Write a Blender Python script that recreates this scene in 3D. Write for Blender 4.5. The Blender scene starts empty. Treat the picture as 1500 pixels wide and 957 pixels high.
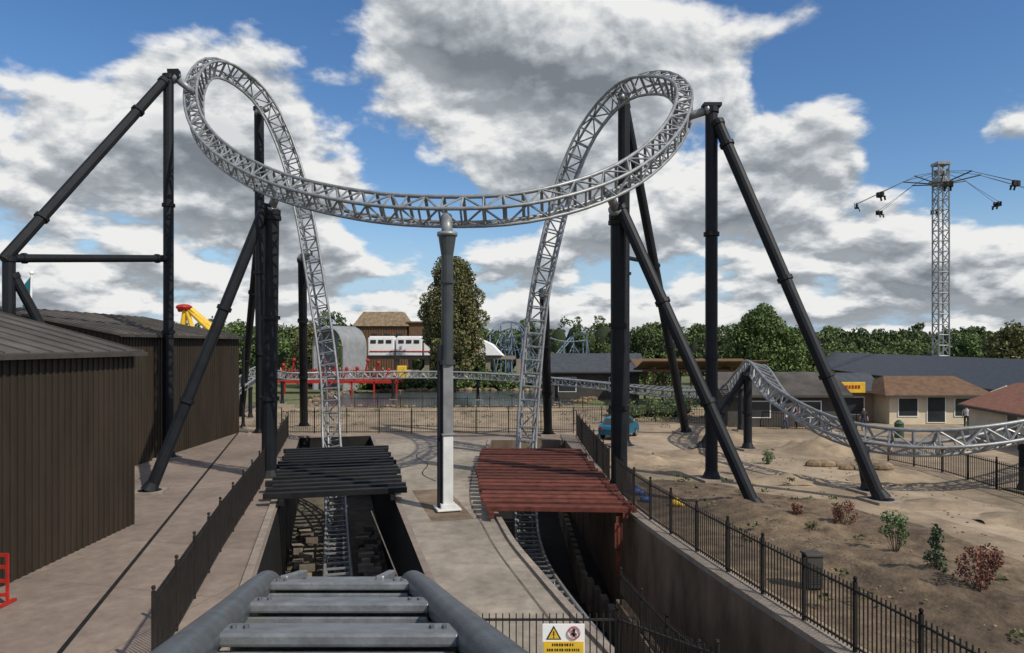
import bpy, bmesh, math, random
import numpy as np
from mathutils import Vector, Matrix, noise as mnoise
random.seed(7); rng=np.random.default_rng(7)
S=bpy.context.scene
S.view_settings.view_transform='Standard'; S.view_settings.look='None'; S.view_settings.exposure=0
V=Vector
# ---------------------------------------------------------------- materials
def mat(name,col,rough=0.7,metal=0.0,var=0.25,scale=1.5,bump=0.0,bscale=20,col2=None,island=0.0,big=0.0,stretch=None,spec=None):
    m=bpy.data.materials.new(name); m.use_nodes=True; n=m.node_tree.nodes; l=m.node_tree.links
    b=n['Principled BSDF']; b.inputs['Roughness'].default_value=rough; b.inputs['Metallic'].default_value=metal
    if spec is not None: b.inputs['Specular IOR Level'].default_value=spec
    tc=n.new('ShaderNodeTexCoord'); mp=n.new('ShaderNodeMapping'); l.new(tc.outputs['Object'],mp.inputs[0])
    if stretch: mp.inputs['Scale'].default_value=stretch
    ns=n.new('ShaderNodeTexNoise'); ns.inputs['Scale'].default_value=scale; ns.inputs['Detail'].default_value=8; ns.inputs['Roughness'].default_value=0.65
    l.new(mp.outputs[0],ns.inputs['Vector'])
    r=n.new('ShaderNodeValToRGB'); l.new(ns.outputs['Fac'],r.inputs[0])
    c=col; a=[x*(1-var) for x in c]; z=[min(1,x*(1+var)) for x in (col2 or c)]
    r.color_ramp.elements[0].position=0.32; r.color_ramp.elements[0].color=(*a,1)
    r.color_ramp.elements[1].position=0.68; r.color_ramp.elements[1].color=(*z,1)
    out=r.outputs[0]
    if big>0:
        n2=n.new('ShaderNodeTexNoise'); n2.inputs['Scale'].default_value=0.22; n2.inputs['Detail'].default_value=6; l.new(mp.outputs[0],n2.inputs['Vector'])
        mr=n.new('ShaderNodeMapRange'); mr.inputs[1].default_value=.35; mr.inputs[2].default_value=.65; mr.inputs[3].default_value=1-big; mr.inputs[4].default_value=1+big*.6
        l.new(n2.outputs['Fac'],mr.inputs[0])
        vm=n.new('ShaderNodeVectorMath'); vm.operation='SCALE'; l.new(out,vm.inputs[0]); l.new(mr.outputs[0],vm.inputs['Scale']); out=vm.outputs[0]
    if island>0:
        g=n.new('ShaderNodeNewGeometry'); mr=n.new('ShaderNodeMapRange'); mr.inputs[3].default_value=1-island; mr.inputs[4].default_value=1+island
        l.new(g.outputs['Random Per Island'],mr.inputs[0])
        vm=n.new('ShaderNodeVectorMath'); vm.operation='SCALE'; l.new(out,vm.inputs[0]); l.new(mr.outputs[0],vm.inputs['Scale']); out=vm.outputs[0]
    l.new(out,b.inputs['Base Color'])
    if bump>0:
        nb=n.new('ShaderNodeTexNoise'); nb.inputs['Scale'].default_value=bscale; nb.inputs['Detail'].default_value=6; l.new(mp.outputs[0],nb.inputs['Vector'])
        bp=n.new('ShaderNodeBump'); bp.inputs['Strength'].default_value=bump; bp.inputs['Distance'].default_value=0.05
        l.new(nb.outputs['Fac'],bp.inputs['Height']); l.new(bp.outputs[0],b.inputs['Normal'])
    return m
def slabmat(name,col,yaw,bw,bh,var=.2):
    m=mat(name,col,.85,0,var,2.2,.3,30,big=.25); n=m.node_tree.nodes; l=m.node_tree.links; b=n['Principled BSDF']
    src=b.inputs['Base Color'].links[0].from_socket
    tc=n.new('ShaderNodeTexCoord'); mp=n.new('ShaderNodeMapping'); mp.inputs['Rotation'].default_value=(0,0,yaw); l.new(tc.outputs['Object'],mp.inputs[0])
    br=n.new('ShaderNodeTexBrick'); br.offset=0; br.inputs['Color1'].default_value=(1,1,1,1); br.inputs['Color2'].default_value=(.88,.88,.88,1); br.inputs['Mortar'].default_value=(.6,.57,.55,1)
    br.inputs['Scale'].default_value=1; br.inputs['Mortar Size'].default_value=.014; br.inputs['Brick Width'].default_value=bw; br.inputs['Row Height'].default_value=bh
    l.new(mp.outputs[0],br.inputs['Vector'])
    mx=n.new('ShaderNodeVectorMath'); mx.operation='MULTIPLY'; l.new(src,mx.inputs[0]); l.new(br.outputs['Color'],mx.inputs[1]); l.new(mx.outputs[0],b.inputs['Base Color'])
    return m
YAW=math.radians(14.2)
M=dict(
 silver=mat('galvanised_track',(.26,.27,.28),.45,.35,.3,3,.05,60),
 rail=mat('near_rail_steel',(.12,.135,.15),.36,.5,.3,7,.08,60),
 tie=mat('near_tie_steel',(.20,.21,.22),.42,.4,.3,9,.08,60),
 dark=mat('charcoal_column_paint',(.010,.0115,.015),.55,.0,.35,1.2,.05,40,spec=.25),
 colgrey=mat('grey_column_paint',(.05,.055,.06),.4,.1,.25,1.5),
 colhalfglare=mat('column_half_glare',(.20,.205,.21),.5,.1,.25,1.5),  # partial sun glare on the central column, put into the colour
 colglare=mat('column_sun_glare',(.62,.62,.60),.5,0,.18,1.2),  # near-white: full sun glare on the column foot, put into the colour
 black=mat('black_fence_paint',(.018,.016,.015),.55,.0,.3,3,spec=.3),
 slat=mat('black_beams',(.012,.012,.013),.6,.0,.4,2,island=.3,spec=.2),
 rust=mat('red_oxide_beams',(.105,.032,.022),.75,0,.4,2.5,.1,30,island=.35,spec=.2),
 conc=slabmat('apron_concrete',(.235,.183,.15),YAW,6.0,4.0),
 island=mat('island_concrete',(.265,.225,.18),.85,0,.28,1.8,.25,30,big=.24),
 kerb=mat('kerb_concrete',(.26,.215,.175),.85,0,.25,3,.3,40,big=.15),
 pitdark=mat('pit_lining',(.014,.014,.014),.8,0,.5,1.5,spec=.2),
 pitwall=mat('cast_concrete_wall',(.17,.128,.094),.95,0,.4,1.0,.3,25,stretch=(1,1,.35),big=.25,spec=.1),
 pitfloor=mat('pit_floor',(.10,.085,.065),.95,0,.5,1.2,.6,6),
 block=mat('pit_blocks',(.18,.15,.115),.95,0,.35,2,.4,20,island=.5),
 sand=mat('sandy_ground',(.27,.205,.138),.95,0,.32,.9,.5,12,big=.3),
 path=mat('sandy_path',(.34,.265,.185),.95,0,.22,1.4,.4,16,big=.2),
 soil=mat('planting_soil',(.115,.076,.048),1,0,.5,1.6,.9,9,big=.35,col2=(.14,.10,.062)),
 ground=mat('far_ground',(.16,.15,.075),1,0,.4,.06,.3,3,col2=(.10,.13,.04)),
 shed=mat('brown_sheet_metal',(.036,.027,.019),.6,.0,.3,1,.03,20,stretch=(1,1,.2),spec=.3,big=.15),
 roof=mat('grey_sheet_roof',(.08,.07,.061),.7,0,.35,.8,.1,10,big=.3,spec=.3),
 slate=mat('dark_slate_roof',(.045,.05,.06),.6,0,.3,2,.2,12),
 cream=mat('cream_render',(.60,.53,.40),.8,0,.12,1),
 brownwood=mat('stained_timber',(.13,.07,.036),.8,0,.35,2,.2,20),
 terracotta=mat('terracotta_tiles',(.21,.085,.05),.8,0,.3,3,.3,20),
 darkwall=mat('dark_cladding',(.05,.045,.04),.7,0,.3,1.5),
 brick=mat('buff_brick',(.27,.20,.15),.85,0,.25,4,.2,20),
 glass=mat('window_glass',(.03,.035,.04),.12,.0,.2,1),
 white=mat('white_paint',(.8,.8,.8),.45,0,.06,1),
 red=mat('red_paint',(.36,.022,.016),.6,0,.3,2,spec=.3),
 yellow=mat('yellow_paint',(.70,.45,.03),.5,0,.15,2),
 blue=mat('blue_plastic',(.02,.10,.34),.5,0,.25,2),
 carpaint=mat('blue_car_paint',(.012,.10,.17),.3,0,.1,3),
 steelblue=mat('blue_grey_steel',(.15,.20,.27),.5,.1,.2,2),
 shell=mat('pale_grey_shell',(.25,.265,.28),.6,0,.2,1),
 rock=mat('bank_rock',(.20,.145,.09),.95,0,.45,2,.6,6,island=.35),
 bark=mat('bark',(.11,.08,.05),.95,0,.35,4,.6,15),
 leafpop=mat('poplar_leaves',(.125,.125,.045),.75,0,.4,.5,island=.5),
 leafdk=mat('wood_leaves',(.055,.09,.03),.8,0,.5,.14,island=.5,col2=(.085,.12,.035)),
 leafmd=mat('tree_leaves',(.095,.14,.038),.8,0,.4,.4,island=.5),
 shrubg=mat('shrub_leaves',(.05,.12,.03),.7,0,.3,3,island=.5),
 shrubd=mat('conifer_leaves',(.03,.06,.025),.7,0,.3,3,island=.4),
 shrubr=mat('red_shrub_leaves',(.15,.055,.035),.7,0,.35,3,island=.5),
 grey=mat('grey_plastic',(.06,.065,.07),.6,0,.15,3),
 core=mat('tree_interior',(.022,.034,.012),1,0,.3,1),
 weed=mat('bank_grass',(.09,.10,.035),.9,0,.4,2,island=.5),
 tyre=mat('tyre_rubber',(.015,.015,.015),.8,0,.2,4),
 teal=mat('teal_cloth',(.01,.16,.2),.7,0,.2,3),
)
w=bpy.data.materials.new('pond_water'); w.use_nodes=True
b=w.node_tree.nodes['Principled BSDF']; b.inputs['Base Color'].default_value=(.055,.068,.075,1); b.inputs['Roughness'].default_value=.2; b.inputs['IOR'].default_value=1.2
nb=w.node_tree.nodes.new('ShaderNodeTexNoise'); nb.inputs['Scale'].default_value=2.5; bp=w.node_tree.nodes.new('ShaderNodeBump'); bp.inputs['Strength'].default_value=.4
w.node_tree.links.new(nb.outputs['Fac'],bp.inputs['Height']); w.node_tree.links.new(bp.outputs[0],b.inputs['Normal']); M['water']=w
# ---------------------------------------------------------------- mesh builder
def empty(name,loc=(0,0,0)):
    e=bpy.data.objects.new(name,None); S.collection.objects.link(e); e.empty_display_size=.5; return e
class MB:
    def __init__(s): s.v=[]; s.f=[]
    def add(s,vs,fs):
        o=len(s.v); s.v+= [tuple(x) for x in vs]; s.f+=[tuple(i+o for i in f) for f in fs]; return s
    def box(s,c,sz,yaw=0,R=None):
        R=R or Matrix.Rotation(yaw,3,'Z'); c=V(c); h=V(sz)/2
        vs=[c+R@V((x*h.x,y*h.y,z*h.z)) for x in(-1,1) for y in(-1,1) for z in(-1,1)]
        return s.add(vs,[(0,1,3,2),(4,6,7,5),(0,4,5,1),(2,3,7,6),(0,2,6,4),(1,5,7,3)])
    def beam(s,a,b,w,h=None,up=(0,0,1)):
        a=V(a);b=V(b);h=h or w;d=(b-a);L=d.length
        if L<1e-5: return s
        d/=L; u=V(up)
        if abs(d.dot(u))>.98: u=V((0,1,0))
        x=d.cross(u).normalized(); z=x.cross(d)
        R=Matrix((x,d,z)).transposed(); return s.box((a+b)/2,(w,L,h),R=R)
    def tube(s,a,b,r,n=8,r2=None,cap=True):
        a=V(a);b=V(b);r2=r if r2 is None else r2;d=(b-a)
        if d.length<1e-5: return s
        d.normalize(); u=V((0,0,1)) if abs(d.z)<.9 else V((1,0,0)); x=d.cross(u).normalized(); y=d.cross(x)
        vs=[]
        for p,rr in((a,r),(b,r2)):
            for i in range(n):
                t=2*math.pi*i/n; vs.append(p+x*math.cos(t)*rr+y*math.sin(t)*rr)
        fs=[(i,(i+1)%n,n+(i+1)%n,n+i) for i in range(n)]
        if cap: fs+=[tuple(range(n))[::-1],tuple(range(n,2*n))]
        return s.add(vs,fs)
    def path(s,P,r,n=8):
        P=[V(p) for p in P]; vs=[]; px=None
        for i,p in enumerate(P):
            d=(P[min(i+1,len(P)-1)]-P[max(i-1,0)]).normalized()
            if px is None: u=V((0,0,1)) if abs(d.z)<.9 else V((1,0,0)); px=d.cross(u).normalized()
            px=(px-d*px.dot(d)).normalized(); y=d.cross(px)
            for k in range(n):
                t=2*math.pi*k/n; vs.append(p+px*math.cos(t)*r+y*math.sin(t)*r)
        fs=[(i*n+k,i*n+(k+1)%n,(i+1)*n+(k+1)%n,(i+1)*n+k) for i in range(len(P)-1) for k in range(n)]
        fs+=[tuple(range(n))[::-1],tuple(range((len(P)-1)*n,len(P)*n))]
        return s.add(vs,fs)
    def sphere(s,c,r,seg=10,rings=6):
        c=V(c); r=V(r) if hasattr(r,'__len__') else V((r,r,r)); vs=[];fs=[]
        for i in range(rings+1):
            ph=math.pi*i/rings
            for k in range(seg):
                t=2*math.pi*k/seg; vs.append(c+V((r.x*math.sin(ph)*math.cos(t),r.y*math.sin(ph)*math.sin(t),r.z*math.cos(ph))))
        for i in range(rings):
            for k in range(seg): fs.append((i*seg+k,(i+1)*seg+k,(i+1)*seg+(k+1)%seg,i*seg+(k+1)%seg))
        return s.add(vs,fs)
    def build(s,name,m,parent=None,smooth=False,bevel=0):
        me=bpy.data.meshes.new(name); me.from_pydata(s.v,[],s.f); me.materials.append(m); me.update()
        if smooth: me.polygons.foreach_set('use_smooth',[True]*len(me.polygons))
        o=bpy.data.objects.new(name,me); S.collection.objects.link(o); o.parent=parent
        if bevel: md=o.modifiers.new('b','BEVEL'); md.width=bevel; md.segments=2; md.limit_method='ANGLE'
        return o
def sheet(name,outer,holes,z,m,res=1):
    cu=bpy.data.curves.new(name,'CURVE'); cu.dimensions='2D'; cu.fill_mode='BOTH'
    for P in [outer]+holes:
        sp=cu.splines.new('POLY'); sp.points.add(len(P)-1)
        for i,p in enumerate(P): sp.points[i].co=(p[0],p[1],0,1)
        sp.use_cyclic_u=True
    o=bpy.data.objects.new(name,cu); S.collection.objects.link(o)
    dg=bpy.context.evaluated_depsgraph_get(); me=bpy.data.meshes.new_from_object(o.evaluated_get(dg))
    bpy.data.objects.remove(o); me.materials.clear(); me.materials.append(m)
    o=bpy.data.objects.new(name,me); S.collection.objects.link(o); o.location.z=z; return o
def cr(P,n=12,closed=False):
    P=[V(p) for p in P]; out=[]
    for i in range(len(P)-1):
        a=P[max(i-1,0)];b=P[i];c=P[i+1];d=P[min(i+2,len(P)-1)]
        for k in range(n):
            t=k/n; out.append(.5*((2*b)+(c-a)*t+(2*a-5*b+4*c-d)*t*t+(3*b-a-3*c+d)*t**3))
    out.append(P[-1]); return out
def L(s,t,z=None):
    c,sn=math.cos(YAW),math.sin(YAW)
    x=c*t-sn*s; y=c*s+sn*t
    return (x,y) if z is None else (x,y,z)
# ---------------------------------------------------------------- ground with two launch trenches
pitL=[L(9,-2.0),L(9,2.55),L(30,2.6),L(52,2.75),L(52,-2.1)]
leftedge=cr([(-1.4,48.8,0),(-1.36,37,0),(-1.1,31,0),(-.38,26.8,0),(.15,23.5,0),(.85,20.4,0),(1.65,17.1,0),(2.4,14.3,0),(3.6,9,0)],6)
rightedge=cr([(3.6,48.8,0),(4.0,38,0),(4.15,32.5,0),(4.35,28,0),(4.9,24,0),(5.6,20,0),(6.3,16.5,0),(7.0,13,0),(7.6,9,0)],6)
pitR=[(p.x,p.y) for p in leftedge]+[(p.x,p.y) for p in reversed(rightedge)]
sheet('ground',[(-3000,-500),(3000,-500),(3000,6000),(-3000,6000)],[pitL,pitR],0,M['ground'])
sheet('sandy_ground',[(-60,4),(42,4),(36,60),(20,74),(14,72),(8,76),(-30,78),(-60,78)],[pitL,pitR],.004,M['sand'])
sheet('concrete_apron',[(-20.5,5),(8.5,5),(7.75,12),(7.1,16),(6.1,21),(5.35,25),(4.9,29),(4.7,34),(4.6,52.2),(-20.5,52.2)],[pitL,pitR],.008,M['conc'])
isl_r=[(p.x-.06,p.y) for p in leftedge]
sheet('concrete_island',[L(9.5,2.75),L(30,2.8),L(50,2.95)]+isl_r[:-1],[],.012,M['island'])
bed=[(5.2,33),(5.15,29),(5.6,25),(6.4,21),(7.4,16.3),(8.1,12),(8.8,8),(21,8),(17.5,14),(15.6,19),(13.8,24),(11.5,29.5),(9.8,33.5),(7,34.5)]
sheet('planting_bed_soil',bed,[],.012,M['soil'])
pth=cr([(5.3,50,0),(8,43,0),(12.2,37,0),(14.6,33,0),(15.9,27,0),(17.6,21,0),(20,15,0),(26,15,0),(21,24,0),(19,31,0),(18.5,36,0),(14,43,0),(11,51,0),(5.3,50,0)],5)[:-1]
sheet('sandy_path',[(p.x,p.y) for p in pth],[],.0085,M['path'])
mb=MB(); N=46
for i in range(N+1):
    for j in range(N+1):
        y=12+(j/N)*20
        e=min(1,min(i,N-i)/9)*min(1,min(j,N-j)/9)
        xc=6.0+(33-y)*.13+.75; x=xc+(i/N)*(7.2 if y<26 else 7.2-(y-26)*.5)
        h=e*(.35+.25*mnoise.noise(V((x*.4,y*.4,0)))+.14*mnoise.noise(V((x*2,y*2,3)))+.07*mnoise.noise(V((x*6,y*6,3))))
        mb.v.append((x,y,h-.03))
for i in range(N):
    for j in range(N):
        a=i*(N+1)+j; mb.f.append((a,a+N+1,a+N+2,a+1))
mb.build('soil_mound',M['soil'],None,True)
# spoil heaps and rutted ground across the construction area
mb=MB()
for cx_,cy_,rr_,hh_ in((19.5,44,3.4,1.1),(22.5,42,2.4,.8),(14.0,48,2.6,.6),(7.6,40,2.2,.35),(11.0,42.5,2.6,.3),(18.2,34.5,2.2,.4),(13.3,34.5,2.0,.28),(19.5,26,2.4,.35),(17.0,29,1.6,.25),(8.8,36.5,1.5,.3)):
    N=22; o_=len(mb.v)
    for i in range(N+1):
        for j in range(N+1):
            x=(i/N*2-1);y=(j/N*2-1); q=max(0,1-math.hypot(x,y)*(1+.35*mnoise.noise(V((math.atan2(y,x),cx_,cy_))))); X=cx_+x*rr_; Y=cy_+y*rr_*.75
            mb.v.append((X,Y,hh_*q**.9*(1+.7*mnoise.noise(V((X*1.3,Y*1.3,cx_)))+.3*mnoise.noise(V((X*4,Y*4,0))))-.02))
    for i in range(N):
        for j in range(N): a=o_+i*(N+1)+j; mb.f.append((a,a+N+1,a+N+2,a+1))
mb.build('sand_heaps',M['sand'],None,True)
def strip(name,P,wd,z,m):
    P=cr([(*p,0) for p in P],8) if len(P)>2 else [V((*p,0)) for p in P]; mb=MB()
    for i,p in enumerate(P):
        d=(P[min(i+1,len(P)-1)]-P[max(i-1,0)]).normalized(); nn=V((-d.y,d.x,0))*wd/2
        mb.v+=[(p.x+nn.x,p.y+nn.y,z),(p.x-nn.x,p.y-nn.y,z)]
    for i in range(len(P)-1): mb.f.append((2*i,2*i+1,2*i+3,2*i+2))
    return mb.build(name,m)
strip('drain_channel',[L(12,-5.4),L(56,-6.6)],.12,.013,M['pitdark'])
strip('paving_joint',[(-1.75,45),(-2.0,37),(-1.75,30),(-1.1,26),(-.45,22.5),(.5,18.5),(1.5,14.5)],.07,.016,M['pitfloor'])
strip('paving_joint',[(-5.5,28),(-4.2,23.5),(-2.9,19),(-1.9,15.5)],.04,.016,M['pitfloor'])
strip('cable',[(-5.0,46),(-5.6,42),(-4.6,39),(-4.5,36),(-3.6,34)],.06,.018,M['slat'])
def kerb(name,P,wd,h,m,z0=0.0):
    mb=MB(); P=[V((p[0],p[1],0)) for p in P]
    for i,p in enumerate(P):
        d=(P[min(i+1,len(P)-1)]-P[max(i-1,0)]).normalized(); nn=V((-d.y,d.x,0))*wd/2
        mb.v+=[(p.x+nn.x,p.y+nn.y,z0),(p.x+nn.x,p.y+nn.y,h),(p.x-nn.x,p.y-nn.y,h),(p.x-nn.x,p.y-nn.y,z0)]
    k=len(P)
    for i in range(k-1):
        for q in range(4): mb.f.append((4*i+q,4*i+(q+1)%4,4*i+4+(q+1)%4,4*i+4+q))
    mb.f+=[(0,1,2,3),(4*k-4,4*k-3,4*k-2,4*k-1)]
    return mb.build(name,m)
def walls(name,P,z0,m,closed=True):
    mb=MB(); k=len(P)
    for p in P: mb.v+=[(p[0],p[1],z0),(p[0],p[1],.006)]
    for i in range(k if closed else k-1):
        j=(i+1)%k; mb.f.append((2*i,2*j,2*j+1,2*i+1))
    return mb.build(name,m)
tr=empty('launch_trench')
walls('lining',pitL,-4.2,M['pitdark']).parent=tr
mb=MB(); mb.add([(*p,-4.2) for p in pitL],[tuple(range(len(pitL)))]); mb.build('floor',M['pitfloor'],tr)
mb=MB()
for sgn in(-1,1):
    for k in range(60):
        s=19+k*.35; 
        for lay in range(3):
            if random.random()<.8-.2*lay:
                a=L(s+random.uniform(-.1,.1),.3+sgn*(1.15+random.uniform(0,.6)+.12*(2-lay)),-4.0+lay*.33)
                mb.box(a,(random.uniform(.4,.75),random.uniform(.3,.5),.3),YAW+random.uniform(-.2,.2))
mb.build('stacked_blocks',M['block'],tr)
tr2=empty('launch_trench')
walls('right_wall',[(p.x,p.y) for p in rightedge],-4.2,M['pitwall'],False).parent=tr2
walls('left_wall',[(p.x,p.y) for p in leftedge],-4.2,M['pitwall'],False).parent=tr2
walls('end_wall',[(-1.4,48.8),(3.6,48.8)],-4.2,M['pitwall'],False).parent=tr2
walls('near_wall',[(3.6,9),(7.6,9)],-4.2,M['pitwall'],False).parent=tr2
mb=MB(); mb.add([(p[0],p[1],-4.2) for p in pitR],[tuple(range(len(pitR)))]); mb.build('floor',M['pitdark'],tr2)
mb=MB()
for k in range(30):
    y=44-k*1.0; fx=lambda y:1.3 if y>30 else 1.3+(30-y)*.16
    mb.box((fx(y)+1.7,y,-3.6),(.25,.6,1.2),.05)
mb.build('inner_blocks',M['block'],tr2)
kerb('trench_kerb',[(p.x+.26,p.y) for p in rightedge if p.y<40],.48,.16,M['kerb'],.0)
kerb('trench_kerb',[L(52.25,-2.3),L(52.25,2.95)],.3,.12,M['kerb'])
kerb('trench_kerb',[L(45,-2.28),L(10,-2.2)],.24,.10,M['kerb'])
kerb('trench_kerb',[(p.x-.14,p.y) for p in leftedge],.2,.10,M['kerb'],.0)
c=empty('trench_cover'); mb=MB(); rr=random.Random(3)
for k in range(15):
    s=30.3+k*.9
    mb.box(L(s,.3+rr.uniform(-.12,.12),.42),(5.5+rr.uniform(-.1,.5),.34,.22),YAW)
mb.build('cross_beams',M['slat'],c); mb=MB()
for t in(-1.9,2.5): mb.beam(L(29.8,t,.2),L(43.4,t,.2),.2,.2)
mb.build('bearers',M['slat'],c)
c=empty('trench_cover'); mb=MB()
for k in range(19):
    y=26.6+k*.8; f=k/18
    x0=-1.0+(-.75)*min(1,f*2)+rr.uniform(-.08,.08); x1=4.5-.55*f+rr.uniform(-.08,.1)
    mb.box(((x0+x1)/2,y,.44+rr.uniform(-.02,.02)),(x1-x0,.5,.16),-.06+rr.uniform(-.006,.006))
mb.build('cross_beams',M['rust'],c); mb=MB()
mb.beam((4.15,26.2,.26),(3.7,41.2,.26),.2,.2); mb.beam((-.75,26.2,.26),(-1.5,41.2,.26),.2,.2)
mb.beam((3.9,26.4,-2),(3.9,26.4,.2),.16); mb.box((3.9,26.25,-.5),(.28,.06,.9))
mb.build('bearers',M['rust'],c)
# ---------------------------------------------------------------- coaster
coaster=empty('roller_coaster')
def truss(name,ctrl,step=.8,w=.56,wl=.38,dp=.74,rr=.085,rw=.048,m='silver',n=14):
    P=cr([c[0] for c in ctrl],n); U=cr([c[1] for c in ctrl],n)
    A=[0]
    for i in range(1,len(P)): A.append(A[-1]+(P[i]-P[i-1]).length)
    tot=A[-1]; K=max(2,int(tot/step)); fr=[]
    j=0
    for k in range(K+1):
        a=tot*k/K
        while j<len(A)-2 and A[j+1]<a: j+=1
        t=(a-A[j])/max(1e-6,A[j+1]-A[j]); fr.append((P[j].lerp(P[j+1],t),U[j].lerp(U[j+1],t)))
    C=[[],[],[],[]]
    for k in range(K+1):
        p,u=fr[k]; d=(fr[min(k+1,K)][0]-fr[max(k-1,0)][0]).normalized(); x=d.cross(u).normalized(); u=x.cross(d)
        C[0].append(p-x*w);C[1].append(p+x*w);C[2].append(p-x*wl-u*dp);C[3].append(p+x*wl-u*dp)
    mb=MB()
    mb.path(C[0],rr,8);mb.path(C[1],rr,8);mb.path(C[2],rr*.9,8);mb.path(C[3],rr*.9,8)
    mb.build(name+'_rails',M[m],coaster,True); mb=MB()
    for k in range(K+1):
        mb.beam(C[0][k],C[1][k],.13,.07); mb.tube(C[2][k],C[3][k],rw,5); mb.tube(C[0][k],C[2][k],rw,5); mb.tube(C[1][k],C[3][k],rw,5)
        if k<K:
            e=k%2
            mb.tube(C[0][k+e],C[2][k+1-e],rw,5); mb.tube(C[1][k+e],C[3][k+1-e],rw,5)
            mb.tube(C[2][k+e],C[3][k+1-e],rw,5)
    mb.build(name+'_lattice',M[m],coaster)
CC=V((-4.6,41,20))
def inw(p,extra=(0,0,0)): return ((CC-V(p)).normalized()+V(extra)).normalized()
Z=(0,0,1)
tl=.15
ctrl=[(L(6.4,tl,3.6),Z),(L(8,tl,2.6),Z),(L(11,tl,.0),Z),(L(15,tl,-2.5),Z),(L(20,.25,-3.3),Z),(L(28,.3,-3.3),Z),(L(36,.3,-3.3),Z),(L(41,.3,-3.1),(0,-.15,1)),(L(45,.25,-1.9),(0,-.55,.8)),((-11.75,46.6,.6),(0,-.9,.35)),((-12.1,47.4,4.5),(0,-1,.1)),
 ((-13.0,48.2,9.5),(0,-1,.05)),((-14.2,48.8,15.6),(.1,-1,0)),((-15.4,49.2,19.8),(.2,-1,-.1)),((-16.8,48.9,22.9),(.45,-.8,-.35)),((-18.0,47.3,24.1),(.6,-.5,-.65)),((-18.7,45.1,23.8),(.75,-.3,-.55))]
for p in [(-18.5,42.6,21.8),(-17.2,40.0,18.9),(-14.7,37.2,16.4),(-11.0,34.1,14.2),(-6.6,31.0,12.65),(-2.8,29.2,12.0),(.55,29.1,12.15),(3.75,30.5,13.3),(6.1,32.5,15.05),(7.75,34.7,17.2),(8.5,37.2,19.4)]:
    ctrl.append((p,inw(p)))
ctrl+=[((8.0,39.8,20.9),(-.75,-.1,-.6)),((6.5,42.0,21.3),(-.55,-.6,-.55)),((4.85,43.4,19.8),(-.3,-.85,-.25)),((3.65,43.9,17.4),(-.1,-1,-.05)),((2.75,43.7,14.4),(0,-1,.05)),((1.65,43.2,9.4),(0,-1,.1)),((1.1,42.7,4.3),(0,-1,.1)),((.85,42.2,.6),(0,-.9,.35)),((.78,40.6,-1.6),(0,-.6,.75)),((.75,37.5,-2.8),(0,-.2,1)),
 ((.8,33.5,-2.9),Z),((.95,30,-2.7),Z),((1.25,26.5,-2.4),Z),((1.95,22,-2.2),Z),((3.0,17.5,-2.2),Z),((4.6,11.5,-2.2),Z)]
truss('top_hat_track',ctrl)
low=[((-25,57,1.2),Z),((-23.4,60,2.9),(.3,0,1)),((-23.0,66,4.3),(.3,0,1)),((-25.2,75,3.7),(-.2,0,1)),((-25.2,81,3.3),Z),((-20,84,3.25),Z),((-8,84.5,3.3),Z),((.8,82,3.0),Z),((9.6,78,2.4),Z),((15.6,71,2.1),(-.3,0,1)),((17.6,60,2.9),(-.2,-.3,1)),((16.6,51,4.6),(.1,0,1)),((15.4,45,5.3),(.3,.1,.9)),((14.7,39,3.9),(.5,.2,.85)),((15.6,34,2.7),(.55,.25,.8)),((18.0,31.6,2.45),(.35,.45,.8)),((21.8,31.2,3.0),(.15,.4,.9)),((27,33,4.0),(0,.3,1)),((33,37,4.6),Z)]
truss('low_track',low,step=.85)
def npt(y,z): return V((-.01-.238*y,y,z))
nr=cr([npt(-1.5,6.2),npt(.8,5.84),npt(2.0,5.57),npt(3.4,5.24),npt(4.7,4.94),npt(5.4,4.74),npt(5.95,4.42),npt(6.5,3.9),npt(7.2,3.2)],8)
xr=V((1,0,0))
mb=MB()
for sg in(-1,1): mb.path([p+xr*sg*(.53)-V((0,0,.03)) for p in nr],.078,20)
mb.build('near_rails',M['rail'],coaster,True)
mb=MB()
for sg in(-1,1): mb.path([p+xr*sg*.36-V((0,0,.60)) for p in nr],.08,12)
mb.build('near_lower_chords',M['rail'],coaster,True)
tilt=-math.atan(.234); R=Matrix.Rotation(tilt,3,'X')
mb=MB()
for y in(1.2,2.0,2.86,3.78,4.85):
    c0=npt(y,6.037-.234*y)
    mb.box(c0-V((0,0,.025)),(.98,.28,.05),R=R); mb.box(c0-V((0,.125,.10)),(.96,.03,.12),R=R); mb.box(c0-V((0,-.125,.10)),(.96,.03,.12),R=R)
    for sg in(-1,1): mb.beam(c0+xr*sg*.48-V((0,0,.1)),c0+xr*sg*.36-V((0,0,.58)),.06)
c0=npt(5.45,4.73); mb.box(c0-V((0,0,.03)),(1.0,.14,.06),R=R)
for sg in(-1,1): mb.box(npt(5.15,6.037-.234*5.15)+xr*sg*.33,(.06,.5,.06),R=R)
mb.build('near_cross_ties',M['tie'],coaster,False,.012)
mb=MB()
for i in range(4,len(nr)-9): mb.beam(nr[i]-V((0,0,.16)),nr[i+1]-V((0,0,.16)),.93,.03)
mb.build('near_walk_plate',M['rail'],coaster)
mb=MB()
for y in(2.0,2.86,3.78,4.85):
    c0=npt(y,6.037-.234*y)
    for sg in(-1,1):
        for dx in(.37,.42): mb.tube(c0+xr*sg*dx,c0+xr*sg*dx+V((0,0,.015)),.012,6)
mb.build('near_bolts',M['rail'],coaster)
sup=MB(); pad=MB()
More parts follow.
